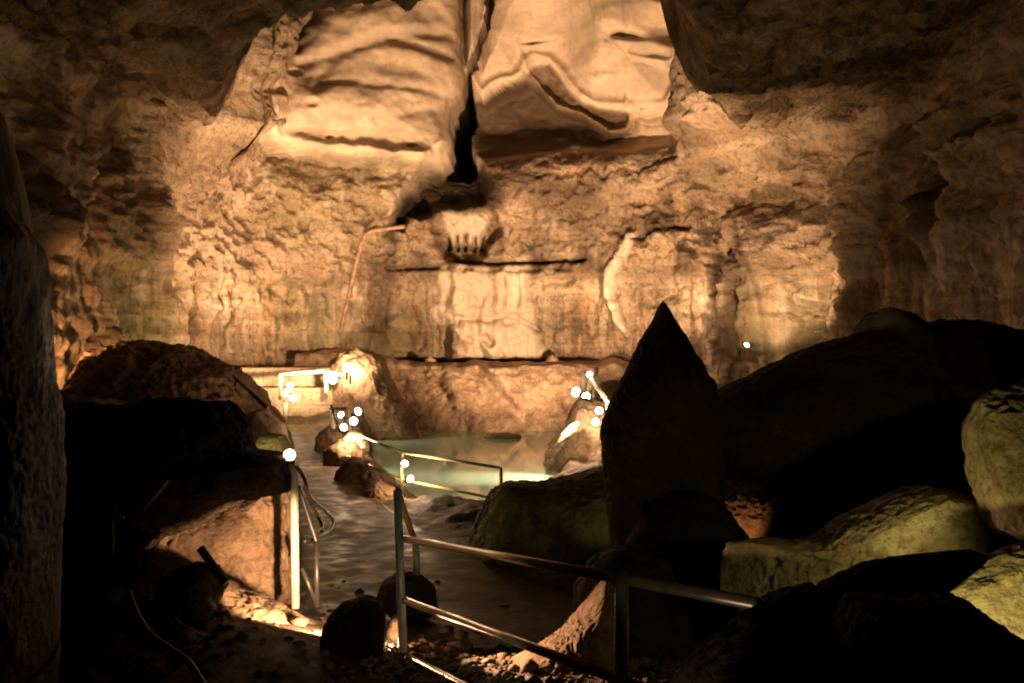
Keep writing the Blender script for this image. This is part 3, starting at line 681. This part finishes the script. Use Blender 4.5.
# lumpy bench of rock along the back of the pool: a sheet with a rounded brow
bx = np.linspace(-6.6, 4.6, 240); bt = np.linspace(0, 1, 90)
BX, BT = np.meshgrid(bx, bt, indexing='ij')
prof_y = np.interp(BT, [0, .45, .6, .7, 1], [31.2, 32.6, 33.2, 33.9, 36.6]); prof_z = np.interp(BT, [0, .45, .6, .7, 1], [-.5, 1.5, 2.02, 2.14, 2.1])
hum = .55*fbm(BX*.6, prof_z*.6, BX*0, 4)+.22*ridged(BX*1.3, prof_z*1.3+prof_y, BX*0, 4)+.05*fbm(BX*6, prof_z*6, prof_y*2, 3)
fold = .5*np.exp(-((BX+1.9-.8*(1.6-prof_z))/.5)**2)-.45*np.exp(-((BX+.9-.9*(1.8-prof_z))/.28)**2)+.6*np.exp(-((BX+.2-.5*(1.2-prof_z))/.6)**2)
face = 1-sst(.62, .72, BT)
BYY = prof_y-face*(hum+fold)-.0
BZ = prof_z+.2*sst(.4, .6, BT)*fbm(BX*.8+3, BX*0, BX*0, 3)+.12*fbm(BX*1.1, prof_y*.8, BX*0+4, 3)*sst(.3, .6, BT)+.35*sst(-3.2, -5, BX)*sst(.2, .6, BT)
ns, nz = BX.shape; idx = np.arange(ns*nz).reshape(ns, nz)
quads = np.stack([idx[:-1, :-1], idx[1:, :-1], idx[1:, 1:], idx[:-1, 1:]], -1).reshape(-1, 4)
bench = link_mesh('rock_bench', np.stack([BX, BYY, BZ], -1), quads, M['bench'], None, (-1, 32, 0))
tag(bench, 'lumpy reddish rock bench rising from the far edge of the pool', 'rock bench')
for k, (a, b, s, lab) in enumerate(((430, 362, 7, 'round stone lying on the bench at the left of the pale flowstone'), (552, 360, 7, 'small stone lying on the bench under the dark crack near the right lamps'))):
    rock('rock', lab, 'rock', [(a-s, b+5), (a-s*.7, b-3), (a, b-6), (a+s*.8, b-2), (a+s, b+6)], 34.2, .2, M['bench'], 4, .08, .06, seed=50+k)
rock('slab', 'flat pinkish slab just breaking the water at the far side of the pool', 'rock slab', [(484, 438), (488, 433.5), (505, 432.5), (520, 434), (522, 438), (505, 440)], 29.2, .3, M['bench'], 5, .02, .03, .6, seed=55)

# stone blocks of the viewing platform at the far left of the pool
mb = MB()
def course(name, label, cat, x0, x1, yt, yb, Z, depth, mat, nx=1, nyy=1, seed=0):
    """coursed masonry: displaced box with joints cut in"""
    a = P(x0, yt, Z); b = P(x1, yb, Z)
    nu, nv = 70, 40
    U, Vv = np.meshgrid(np.linspace(0, 1, nu), np.linspace(0, 1, nv), indexing='ij')
    X = a.x+(b.x-a.x)*U; Zc = b.z+(a.z-b.z)*Vv
    row = np.floor(Vv*nyy)
    ju = np.abs(((U*nx+.5*(row % 2)) % 1)-.5); jv = np.abs(((Vv*nyy) % 1)-.5)
    j = np.maximum(sst(.46, .5, ju), sst(.44, .5, jv))
    Y = Z+.05*fbm(X*1.5+seed, Zc*1.5, X*0, 4)+.06*j+.03*fbm(X*7, Zc*7, X*0, 2)
    n = nu*nv; id0 = np.arange(n).reshape(nu, nv)
    q = np.stack([id0[:-1, :-1], id0[1:, :-1], id0[1:, 1:], id0[:-1, 1:]], -1).reshape(-1, 4).tolist()
    V = np.stack([X, Y, Zc], -1).reshape(-1, 3).tolist()
    Vb = np.stack([X, Y*0+Z+depth, Zc+.04*fbm(X*2, X*0, X*0+seed, 3)], -1).reshape(-1, 3).tolist()
    q += [[n+f[3], n+f[2], n+f[1], n+f[0]] for f in q]
    for i in range(nu-1):
        q.append([id0[i+1, 0], id0[i, 0], n+id0[i, 0], n+id0[i+1, 0]]); q.append([id0[i, -1], id0[i+1, -1], n+id0[i+1, -1], n+id0[i, -1]])
    for k in range(nv-1):
        q.append([id0[0, k], id0[0, k+1], n+id0[0, k+1], n+id0[0, k]]); q.append([id0[-1, k+1], id0[-1, k], n+id0[-1, k], n+id0[-1, k+1]])
    o = link_mesh(name, V+Vb, np.array(q), mat, None, ((a.x+b.x)/2, Z, b.z), smooth=False)
    return tag(o, label, cat)
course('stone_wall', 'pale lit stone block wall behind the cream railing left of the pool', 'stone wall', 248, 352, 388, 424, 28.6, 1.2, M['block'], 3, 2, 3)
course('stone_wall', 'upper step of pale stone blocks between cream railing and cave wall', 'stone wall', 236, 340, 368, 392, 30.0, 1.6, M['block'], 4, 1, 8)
rock('rock_pillar', 'rough glowing rock pillar beside the highest lamps left of the pool', 'rock pillar', [(330, 445), (334, 395), (336, 368), (344, 356), (358, 350), (374, 355), (384, 364), (392, 388), (410, 410), (420, 445)], 29.6, 1.2, M['bench'], 6, .08, .13, .6, 1.8, seed=60)

# ------------------------------------------------------------------ railings
def rail_thing(name, label, cat, at, posts, rails, pm, rm, pr=.03, rr=.025, square=False, group=None):
    e = empty(name, at, label, cat, group)
    for p0, p1 in posts:
        mb = MB()
        if square: mb.bar(p0, p1, pr*2, pr*2)
        else: mb.tube([p0, p1], pr, 12)
        mb.build('post', pm, e, smooth=not square)
    for pts in rails:
        st = 8 if len(pts) > 2 else 0
        mb = MB()
        if square: mb.bar(pts[0], pts[1], rr*2, rr*2.2)
        else: mb.tube(pts, rr, 12, st)
        mb.build('rail', rm, e, smooth=not square)
    return e
# near railing of three bars; the ground lies lower at its far end
A = 7.8; Bz = 3.95
def along(t): return 1/((1-t)/A+t/Bz)                       # depth at fraction t of the picture run
x0r, x1r = 404, 757
def rp(px, py): return P(px, py, along((px-x0r)/(x1r-x0r)))
near_rail = rail_thing('railing', 'near three-bar metal railing crossing the lower middle beside the path', 'railing', tuple(P(404, 690, A)),
           [(P(404.5, 700, A), P(397.5, 490, A)), (rp(622, 700), rp(622, 583)), (P(417, 585, 9.4), P(415.5, 541, 9.4))],
           [[rp(401, 538), rp(757, 604)], [rp(404, 600), rp(720, 717)], [rp(406, 656), rp(560, 735)],
            [P(397.5, 491, A), P(402, 505, 8.2), P(409, 525, 8.8), P(415.5, 543, 9.4)]], M['steel'], M['brass'], .032, .026)
for pt in (P(404.5, 692, A),):
    MB().lathe(pt, (0, 0, 1), [(.075, -.02), (.075, .012), (.045, .018), (.04, .05)], 16).build('base_plate', M['steel'], near_rail, smooth=False)
# lamp-post handrail on the left
rail_thing('handrail', 'curved dark handrail looping down from the globe lamp post to the path', 'handrail', tuple(P(317, 607, 9.1)),
           [(P(317, 607, 9.1), P(316.5, 541, 9.1))],
           [[P(296, 466, 9.0), P(304, 478, 9.1), P(310, 497, 9.6), P(326, 512, 10.1), P(333, 521, 10.3), P(329, 531, 10.0), P(318, 537, 9.5), P(304, 541, 9.2)],
            [P(298, 486, 9.0), P(303, 500, 9.05), P(310, 522, 9.08), P(316.5, 542, 9.1)], [P(302, 568, 9.05), P(316.5, 604, 9.1)],
            [P(305, 488, 9.4), P(313, 506, 9.8), P(321, 523, 10.0), P(322, 532, 9.8)]], M['black'], M['black'], .022, .018)
# pool railing
rail_thing('railing', 'thin olive two-bar railing along the front of the pool', 'railing', tuple(P(402, 512, 17.4)),
           [(P(402, 512, 17.4), P(402, 452, 17.4)), (P(501, 503, 17.0), P(501, 467, 17.0))],
           [[P(360, 436, 20.5), P(402, 452.5, 17.4)], [P(402, 452.5, 17.4), P(502, 468, 17.0)], [P(348, 456, 20.3), P(402, 480, 17.4)], [P(402, 480, 17.4), P(492, 498, 17.0)]], M['green'], M['green'], .03, .024)
rail_thing('bollard', 'short cream post standing at the path side of the low rock bank', 'post', tuple(P(346.5, 482, 20.2)),
           [(P(346.5, 482, 20.2), P(346.5, 456, 20.2))], [], M['cream'], M['cream'], .04)
rail_thing('railing', 'cream railing on the lit stone blocks at the far left of the pool', 'railing', tuple(P(326, 392, 27.4)),
           [(P(280.5, 400, 27.4), P(280.5, 374, 27.4)), (P(326.5, 393, 27.6), P(326, 371, 27.6)), (P(285, 420, 27.2), P(285.3, 400, 27.2))],
           [[P(280, 374.5, 27.4), P(325, 371.3, 27.6)], [P(325, 371.3, 27.6), P(343, 375.5, 27.4)]], M['cream'], M['cream'], .055, .045)
rail_thing('railing', 'short cream post rail with slanting brace beside the lamp cluster by the path', 'railing', tuple(P(333, 440, 23.6)),
           [(P(333.5, 440, 23.6), P(333, 411, 23.6))], [[P(330, 409, 23.6), P(346, 408, 23.8)], [P(331, 405, 23.5), P(337.5, 424, 23.4)]], M['cream'], M['black'], .055, .03)
rail_thing('railing', 'cream stair railing with slanting handrail right of the pool', 'railing', tuple(P(590, 402, 24)),
           [(P(584, 394, 24.2), P(584, 370, 24.2)), (P(590, 403, 23.8), P(590, 377, 23.8)), (P(596, 406, 24.6), P(596.3, 367, 24.6)), (P(608, 428, 21), P(608, 401, 21))],
           [[P(591, 379, 23.8), P(607, 400, 21)], [P(607, 400, 21), P(613.5, 407.5, 20.8)]], M['cream'], M['cream'], .05, .05)
rail_thing('handrail', 'dark sloping handrail on the brown rubble at the left', 'handrail', tuple(P(266, 412, 20.4)),
           [(P(266, 420, 20.4), P(266, 407, 20.4)), (P(236, 392, 21.6), P(236, 378, 21.6))], [[P(234, 376, 21.7), P(267, 408, 20.4)]], M['black'], M['black'], .03, .04)
# globe lamp post
e = empty('lamp_post', tuple(P(295.5, 608, 9.0)), 'grey tube post carrying a glowing globe lamp beside the path', 'lamp post')
MB().tube([P(295.5, 608, 9.0), P(294, 476, 9.0), P(289.5, 462, 9.0)], .034, 12).build('post', M['steel'], e, smooth=True)
g = P(289.5, 455, 9.0)
MB().lathe(g-Vector((0, 0, .075)), (0, 0, 1), [(.02, -.02), (.045, 0), (.045, .03), (.03, .035)], 16).build('socket', M['black'], e, smooth=True)
MB().lathe(g, (0, 0, 1), [(.048*math.sin(math.pi*k/10), -.048*math.cos(math.pi*k/10)) for k in range(11)], 18).build('bulb', M['bulb_dim'], e, smooth=True)

# ------------------------------------------------------------------ reflector lamps
def spot_lamp(px, py, Z, rad, aim, label, group='reflector lamps round the pool', mat=None):
    c = P(px, py, Z); a = Vector((aim[0]*2.6, aim[1], aim[2]*2)).normalized(); r = .88*rad/F*Z
    e = empty('spot_lamp', tuple(c-a*r*1.6), label, 'lamp', group)
    MB().lathe(c-a*r*.6, a, [(.02, -.02), (r*.45, 0), (r*.6, r*.3), (r*.95, r*.8), (r, r)], 16).build('housing', M['black'], e, smooth=True)
    MB().lathe(c-a*r*.6, a, [(r*.97, r*1.0), (r*.98, r*1.12), (r*.8, r*1.45), (r*.45, r*1.7), (.005, r*1.78)], 16).build('bulb', mat or M['bulb'], e, smooth=True)
    MB().tube([c-a*r*.6, c-a*r*1.6+Vector((0, 0, -.02)), c-a*r*1.6+Vector((0, 0, -r*1.8))], r*.2, 8).build('bracket', M['black'], e, smooth=True)
    return e
CAM = (0, -1, 0)
for px, py, Z, r, aim, lab in [
    (289.5, 387, 27.0, 3.6, (.3, -1, .3), 'upper lamp of the bright trio on the cream railing end post'),
    (287.5, 393.5, 27.0, 3.6, (-.2, -1, 0), 'left lower lamp of the trio on the cream railing end post'),
    (292.5, 398, 26.9, 3.8, (.3, -1, -.1), 'right lower lamp of the trio on the cream railing end post'),
    (332, 380, 27.2, 5.2, (.2, -1, .2), 'large white lamp hanging under the cream top rail'),
    (347.5, 368.5, 28.0, 5.0, (.1, -1, .3), 'highest lamp of all, in front of the glowing stone pillar'),
    (355, 375.5, 28.0, 5.6, (.4, -1, .0), 'wide blazing lamp at the right end of the cream railing'),
    (341.7, 415.5, 23.4, 3.6, (-.2, -1, .3), 'top left lamp of the cluster beside the slanting brace'),
    (357, 412, 23.6, 4.2, (.4, -1, .3), 'top right lamp of the cluster beside the slanting brace'),
    (353.5, 421, 23.3, 4.4, (.1, -1, 0), 'middle lamp of the cluster beside the slanting brace'),
    (344.5, 426.5, 23.2, 4.2, (-.1, -1, -.2), 'lowest bluish white lamp of the cluster beside the slanting brace'),
    (404.6, 464.5, 17.3, 4.0, (.1, -1, .5), 'upper lamp of the pair on the olive pool railing post'),
    (409, 478, 17.2, 4.2, (.4, -1, -.3), 'lower lamp of the pair on the olive pool railing post'),
    (589.8, 375, 23.7, 3.4, (-.1, -1, .2), 'small lamp at the head of the slanting stair handrail'),
    (577.5, 392.5, 24.0, 5.4, (-.4, -1, .2), 'left lamp of the two big ones at the stair railing foot'),
    (586, 396, 23.6, 4.6, (0, -1, -.1), 'right lamp of the two big ones at the stair railing foot'),
    (599, 411.5, 20.8, 4.2, (0, -1, .3), 'upper lamp of the pair below the slanting stair handrail'),
    (596, 421.5, 20.8, 4.2, (-.1, -1, -.1), 'lower lamp of the pair below the slanting stair handrail')]:
    spot_lamp(px, py, Z, r, aim, lab)
spot_lamp(746, 346, 30.6, 3.4, (.2, -1, .5), 'small warm lamp glowing low in the brown recess of the right wall', 'dim lamps along the cave wall', M['niche'])
spot_lamp(199, 355, 25.5, 2.4, (.6, -1, .3), 'yellowish lamp lying behind the top of the rubble mound', 'dim lamps along the cave wall', M['niche'])

def lamp_stand(px, yb, yt, Z, arms, label):
    e = empty('lamp_stand', tuple(P(px, yb, Z)), label, 'lamp stand')
    MB().tube([P(px, yb, Z), P(px, yt, Z)], .035, 10).build('post', M['cream'], e, smooth=True)
    for a, b in arms:
        MB().tube([P(px, b+3, Z), P((px+a)/2, b+2, Z), P(a, b, Z+.1)], .02, 8).build('arm', M['black'], e, smooth=True)
lamp_stand(349.5, 446, 410, 23.75, [(342, 416), (356, 412.5), (353, 421.5), (345, 427)], 'cream lamp stand with four short arms in the cluster beside the path')
lamp_stand(582, 412, 384, 24.3, [(578, 393), (586, 396)], 'short lamp stand carrying the two big lamps at the stair railing foot')
# ------------------------------------------------------------------ small things
mb = MB(); mb.tube([P(128, 590, 6.4), P(136, 612, 6.3), P(150, 634, 6.1), P(172, 650, 5.9), P(190, 664, 5.8), P(206, 690, 5.6)], .018, 10, 8)
tag(mb.build('cable', M['hose'], None, tuple(P(150, 650, 6.1)), True), 'long dusty cable curving across the dark ground at lower left', 'cable')
mb = MB(); mb.tube([P(113, 556, 7.4), P(112, 528, 7.4), P(114, 519, 7.4), P(124, 517, 7.4)], .014, 8, 4)
tag(mb.build('bracket', M['steel'], None, tuple(P(113, 556, 7.4)), True), 'thin hooked metal rod standing in front of the black boulder', 'rod')
mb = MB(); mb.bar(P(138, 513, 7.6), P(165, 481, 7.9), .06, .03)
tag(mb.build('wooden_stake', M['wood'], None, tuple(P(138, 513, 7.6))), 'short lit wooden stake leaning on the black boulder', 'stake')
mb = MB(); mb.bar(P(200, 548, 7.75), P(226, 583, 7.7), .05, .05)
tag(mb.build('iron_bar', M['black'], None, tuple(P(226, 583, 7.7))), 'dark stubby bar leaning against the orange-lit boulder face', 'bar')
mb = MB(); mb.tube([P(405, 226.5, 33.9), P(385, 229, 33.9), P(370, 232, 33.9), P(363, 241, 33.9), P(357, 262, 33.9), P(350, 292, 33.9), P(341, 330, 33.9)], .065, 10, 5)
tag(mb.build('pipe', M['pipe'], None, tuple(P(341, 330, 33.9)), True), 'bent rusty pipe climbing the back wall below the hanging block', 'pipe')

# rubble on the lit ground: too many stones to count
V = []; Fc = []; iv, ifc = ico(1)
def pebble(x, y, r):
    n = len(V); q = iv*np.array([r*random.uniform(.7, 1.3), r*random.uniform(.7, 1.3), r*random.uniform(.45, .9)])*(1+.35*(RNG.random((len(iv), 1))-.5))
    a = random.uniform(0, 6.3); q = np.stack([q[:, 0]*math.cos(a)-q[:, 1]*math.sin(a), q[:, 0]*math.sin(a)+q[:, 1]*math.cos(a), q[:, 2]], -1)
    V.extend((q+np.array([x, y, fz(x, y)+r*.15])).tolist()); Fc.extend((ifc+n).tolist())
for k in range(3200):
    y = random.uniform(5.8, 11); x = random.uniform(-3.6, 2.2)
    if k > 1100: y = random.uniform(6.9, 8.6); x = random.uniform(-1.0, 1.5)
    if abs(x-pathx(y)) < pathw(y)*.5 and random.random() < .6: continue
    pebble(x, y, min(.10, .018+.012*random.expovariate(1)))
tag(link_mesh('gravel', V, np.array(Fc), M['floor']), 'loose gravel scattered over the near cave floor', 'gravel', kind='stuff')

# ------------------------------------------------------------------ lights of the show cave, with some added unseen spots
def light(kind, loc, col, power, aim=None, size=70, blend=.5, rad=.06):
    ld = bpy.data.lights.new('floodlight_or_added_light', kind); ld.color = col; ld.energy = power; ld.shadow_soft_size = rad  # name also covers added lights that have no fixture
    if kind == 'SPOT': ld.spot_size = math.radians(size); ld.spot_blend = blend
    o = bpy.data.objects.new('floodlight_or_added_light', ld); COL.objects.link(o); o.location = loc
    if aim is not None:
        o.rotation_euler = (Vector(aim)-Vector(loc)).to_track_quat('-Z', 'Y').to_euler()
    return o
WARM = (1, .57, .30); TUNG = (1, .63, .36); YEL = (1, .80, .30); ORG = (1, .50, .20)
# pool-side floodlights turned on the back wall and dome
light('SPOT', P(362, 366, 26.6), TUNG, 4700, P(355, 100, 32.5), 75, .8)
light('SPOT', P(335, 372, 25.4), TUNG, 4600, P(260, 250, 33), 90, .9)
light('SPOT', P(579, 388, 25.0), TUNG, 4700, P(570, 90, 33), 75, .8)
light('SPOT', P(592, 372, 25.2), TUNG, 4200, P(700, 190, 33), 85, .9)
light('SPOT', P(579, 392, 26.0), TUNG, 6500, P(490, 305, 35), 70, .9)
light('SPOT', P(332, 378, 26.6), TUNG, 1600, P(200, 125, 29), 45, .9)
light('SPOT', P(596, 368, 24.4), TUNG, 2600, P(735, 110, 28), 45, .9)
# added unseen spots close under the wall, for grazing relief
light('SPOT', P(212, 352, 30.6), TUNG, 2200, P(290, 190, 34.5), 105, .8)
light('SPOT', P(652, 372, 30.4), TUNG, 2400, P(640, 190, 34.5), 105, .8)
light('SPOT', P(800, 350, 28.0), TUNG, 1100, P(745, 190, 33.5), 90, .8)
# lamps close to the stone they stand on
light('POINT', P(350, 432, 21.2), TUNG, 110)
light('POINT', P(352, 366, 28.2), TUNG, 110)
light('POINT', P(330, 384, 26.8), TUNG, 70)
light('POINT', P(290, 386, 26.6), TUNG, 45)
light('POINT', P(570, 412, 20.6), (1, .72, .45), 190)
light('POINT', P(590, 414, 20.6), TUNG, 45)
light('POINT', P(412, 470, 17.1), TUNG, 60)
light('SPOT', P(574, 408, 20.6), (1, .74, .48), 600, P(515, 468, 20.6), 66, .8)
light('SPOT', P(746, 342, 30.8), (1, .72, .38), 110, P(740, 300, 33.0), 110, .7)
light('POINT', P(199, 352, 26.0), YEL, 60)
light('SPOT', P(50, 366, 20.6), ORG, 600, P(110, 250, 26), 110, .8)
light('POINT', P(278, 440, 11.6), YEL, 16)
# ground lamp behind the squat boulder near the rail; two added spots follow
light('SPOT', P(338, 634, 7.9), WARM, 1000, P(236, 574, 9.2), 70, .35, .04)
light('POINT', P(391, 646, 8.0), WARM, 22, rad=.03)
light('SPOT', P(440, 618, 8.0), WARM, 300, P(560, 664, 7.5), 74, .7, .04)  # added spot in the open, brightens the gravel strip
light('SPOT', P(752, 566, 9.0), ORG, 24, P(735, 512, 9.6), 55, .6, .04)  # added unseen spot for the reddish gravel bank
# yellow floodlight among the boulders at the right, and added spots without fixtures
light('SPOT', P(930, 668, 4.5), YEL, 150, P(1000, 590, 5.2), 80, .7, .04)
light('SPOT', P(1005, 528, 5.7), YEL, 30, P(840, 550, 6.9), 84, .9, .04)  # added spot with no fixture, brightens the pitted slab
light('SPOT', P(1010, 560, 5.6), YEL, 5, P(1020, 480, 6.2), 70, .9, .04)
light('SPOT', P(650, 540, 10.9), YEL, 8, P(590, 512, 11.8), 50, .8, .04)  # added unseen spot for the yellow light on the mossy boulder
light('SPOT', P(600, 800, 3.2), (1, .95, .72), 6, P(692, 592, 4.2), 45, .6, .04)  # added fill below the view, brightens the right end of the handrail
light('SPOT', P(520, 720, 5.2), (1, .96, .72), 16, P(404, 600, 7.6), 60, .8, .04)  # added fill below the view, brightens the near railing post

w = bpy.data.worlds.new('World'); S.world = w; w.use_nodes = True
w.node_tree.nodes['Background'].inputs[0].default_value = (1, .75, .5, 1)
w.node_tree.nodes['Background'].inputs[1].default_value = .0006

cam = bpy.data.cameras.new('camera'); co = bpy.data.objects.new('camera', cam); COL.objects.link(co)
cam.sensor_width = 36; cam.lens = F/1024*36; cam.clip_end = 200; cam.clip_start = .05
co.location = (0, 0, CH); co.rotation_euler = (math.pi/2, 0, 0); S.camera = co
S.view_settings.view_transform = 'Standard'; S.view_settings.look = 'None'; S.view_settings.exposure = .15; S.view_settings.gamma = 1
S.render.engine = 'CYCLES'; S.render.filter_size = 2.0; S.cycles.filter_width = 2.0
S.cycles.use_denoising = True; S.cycles.sample_clamp_indirect = 4; S.cycles.max_bounces = 6
try: S.cycles.denoiser = 'OPENIMAGEDENOISE'
except Exception: pass
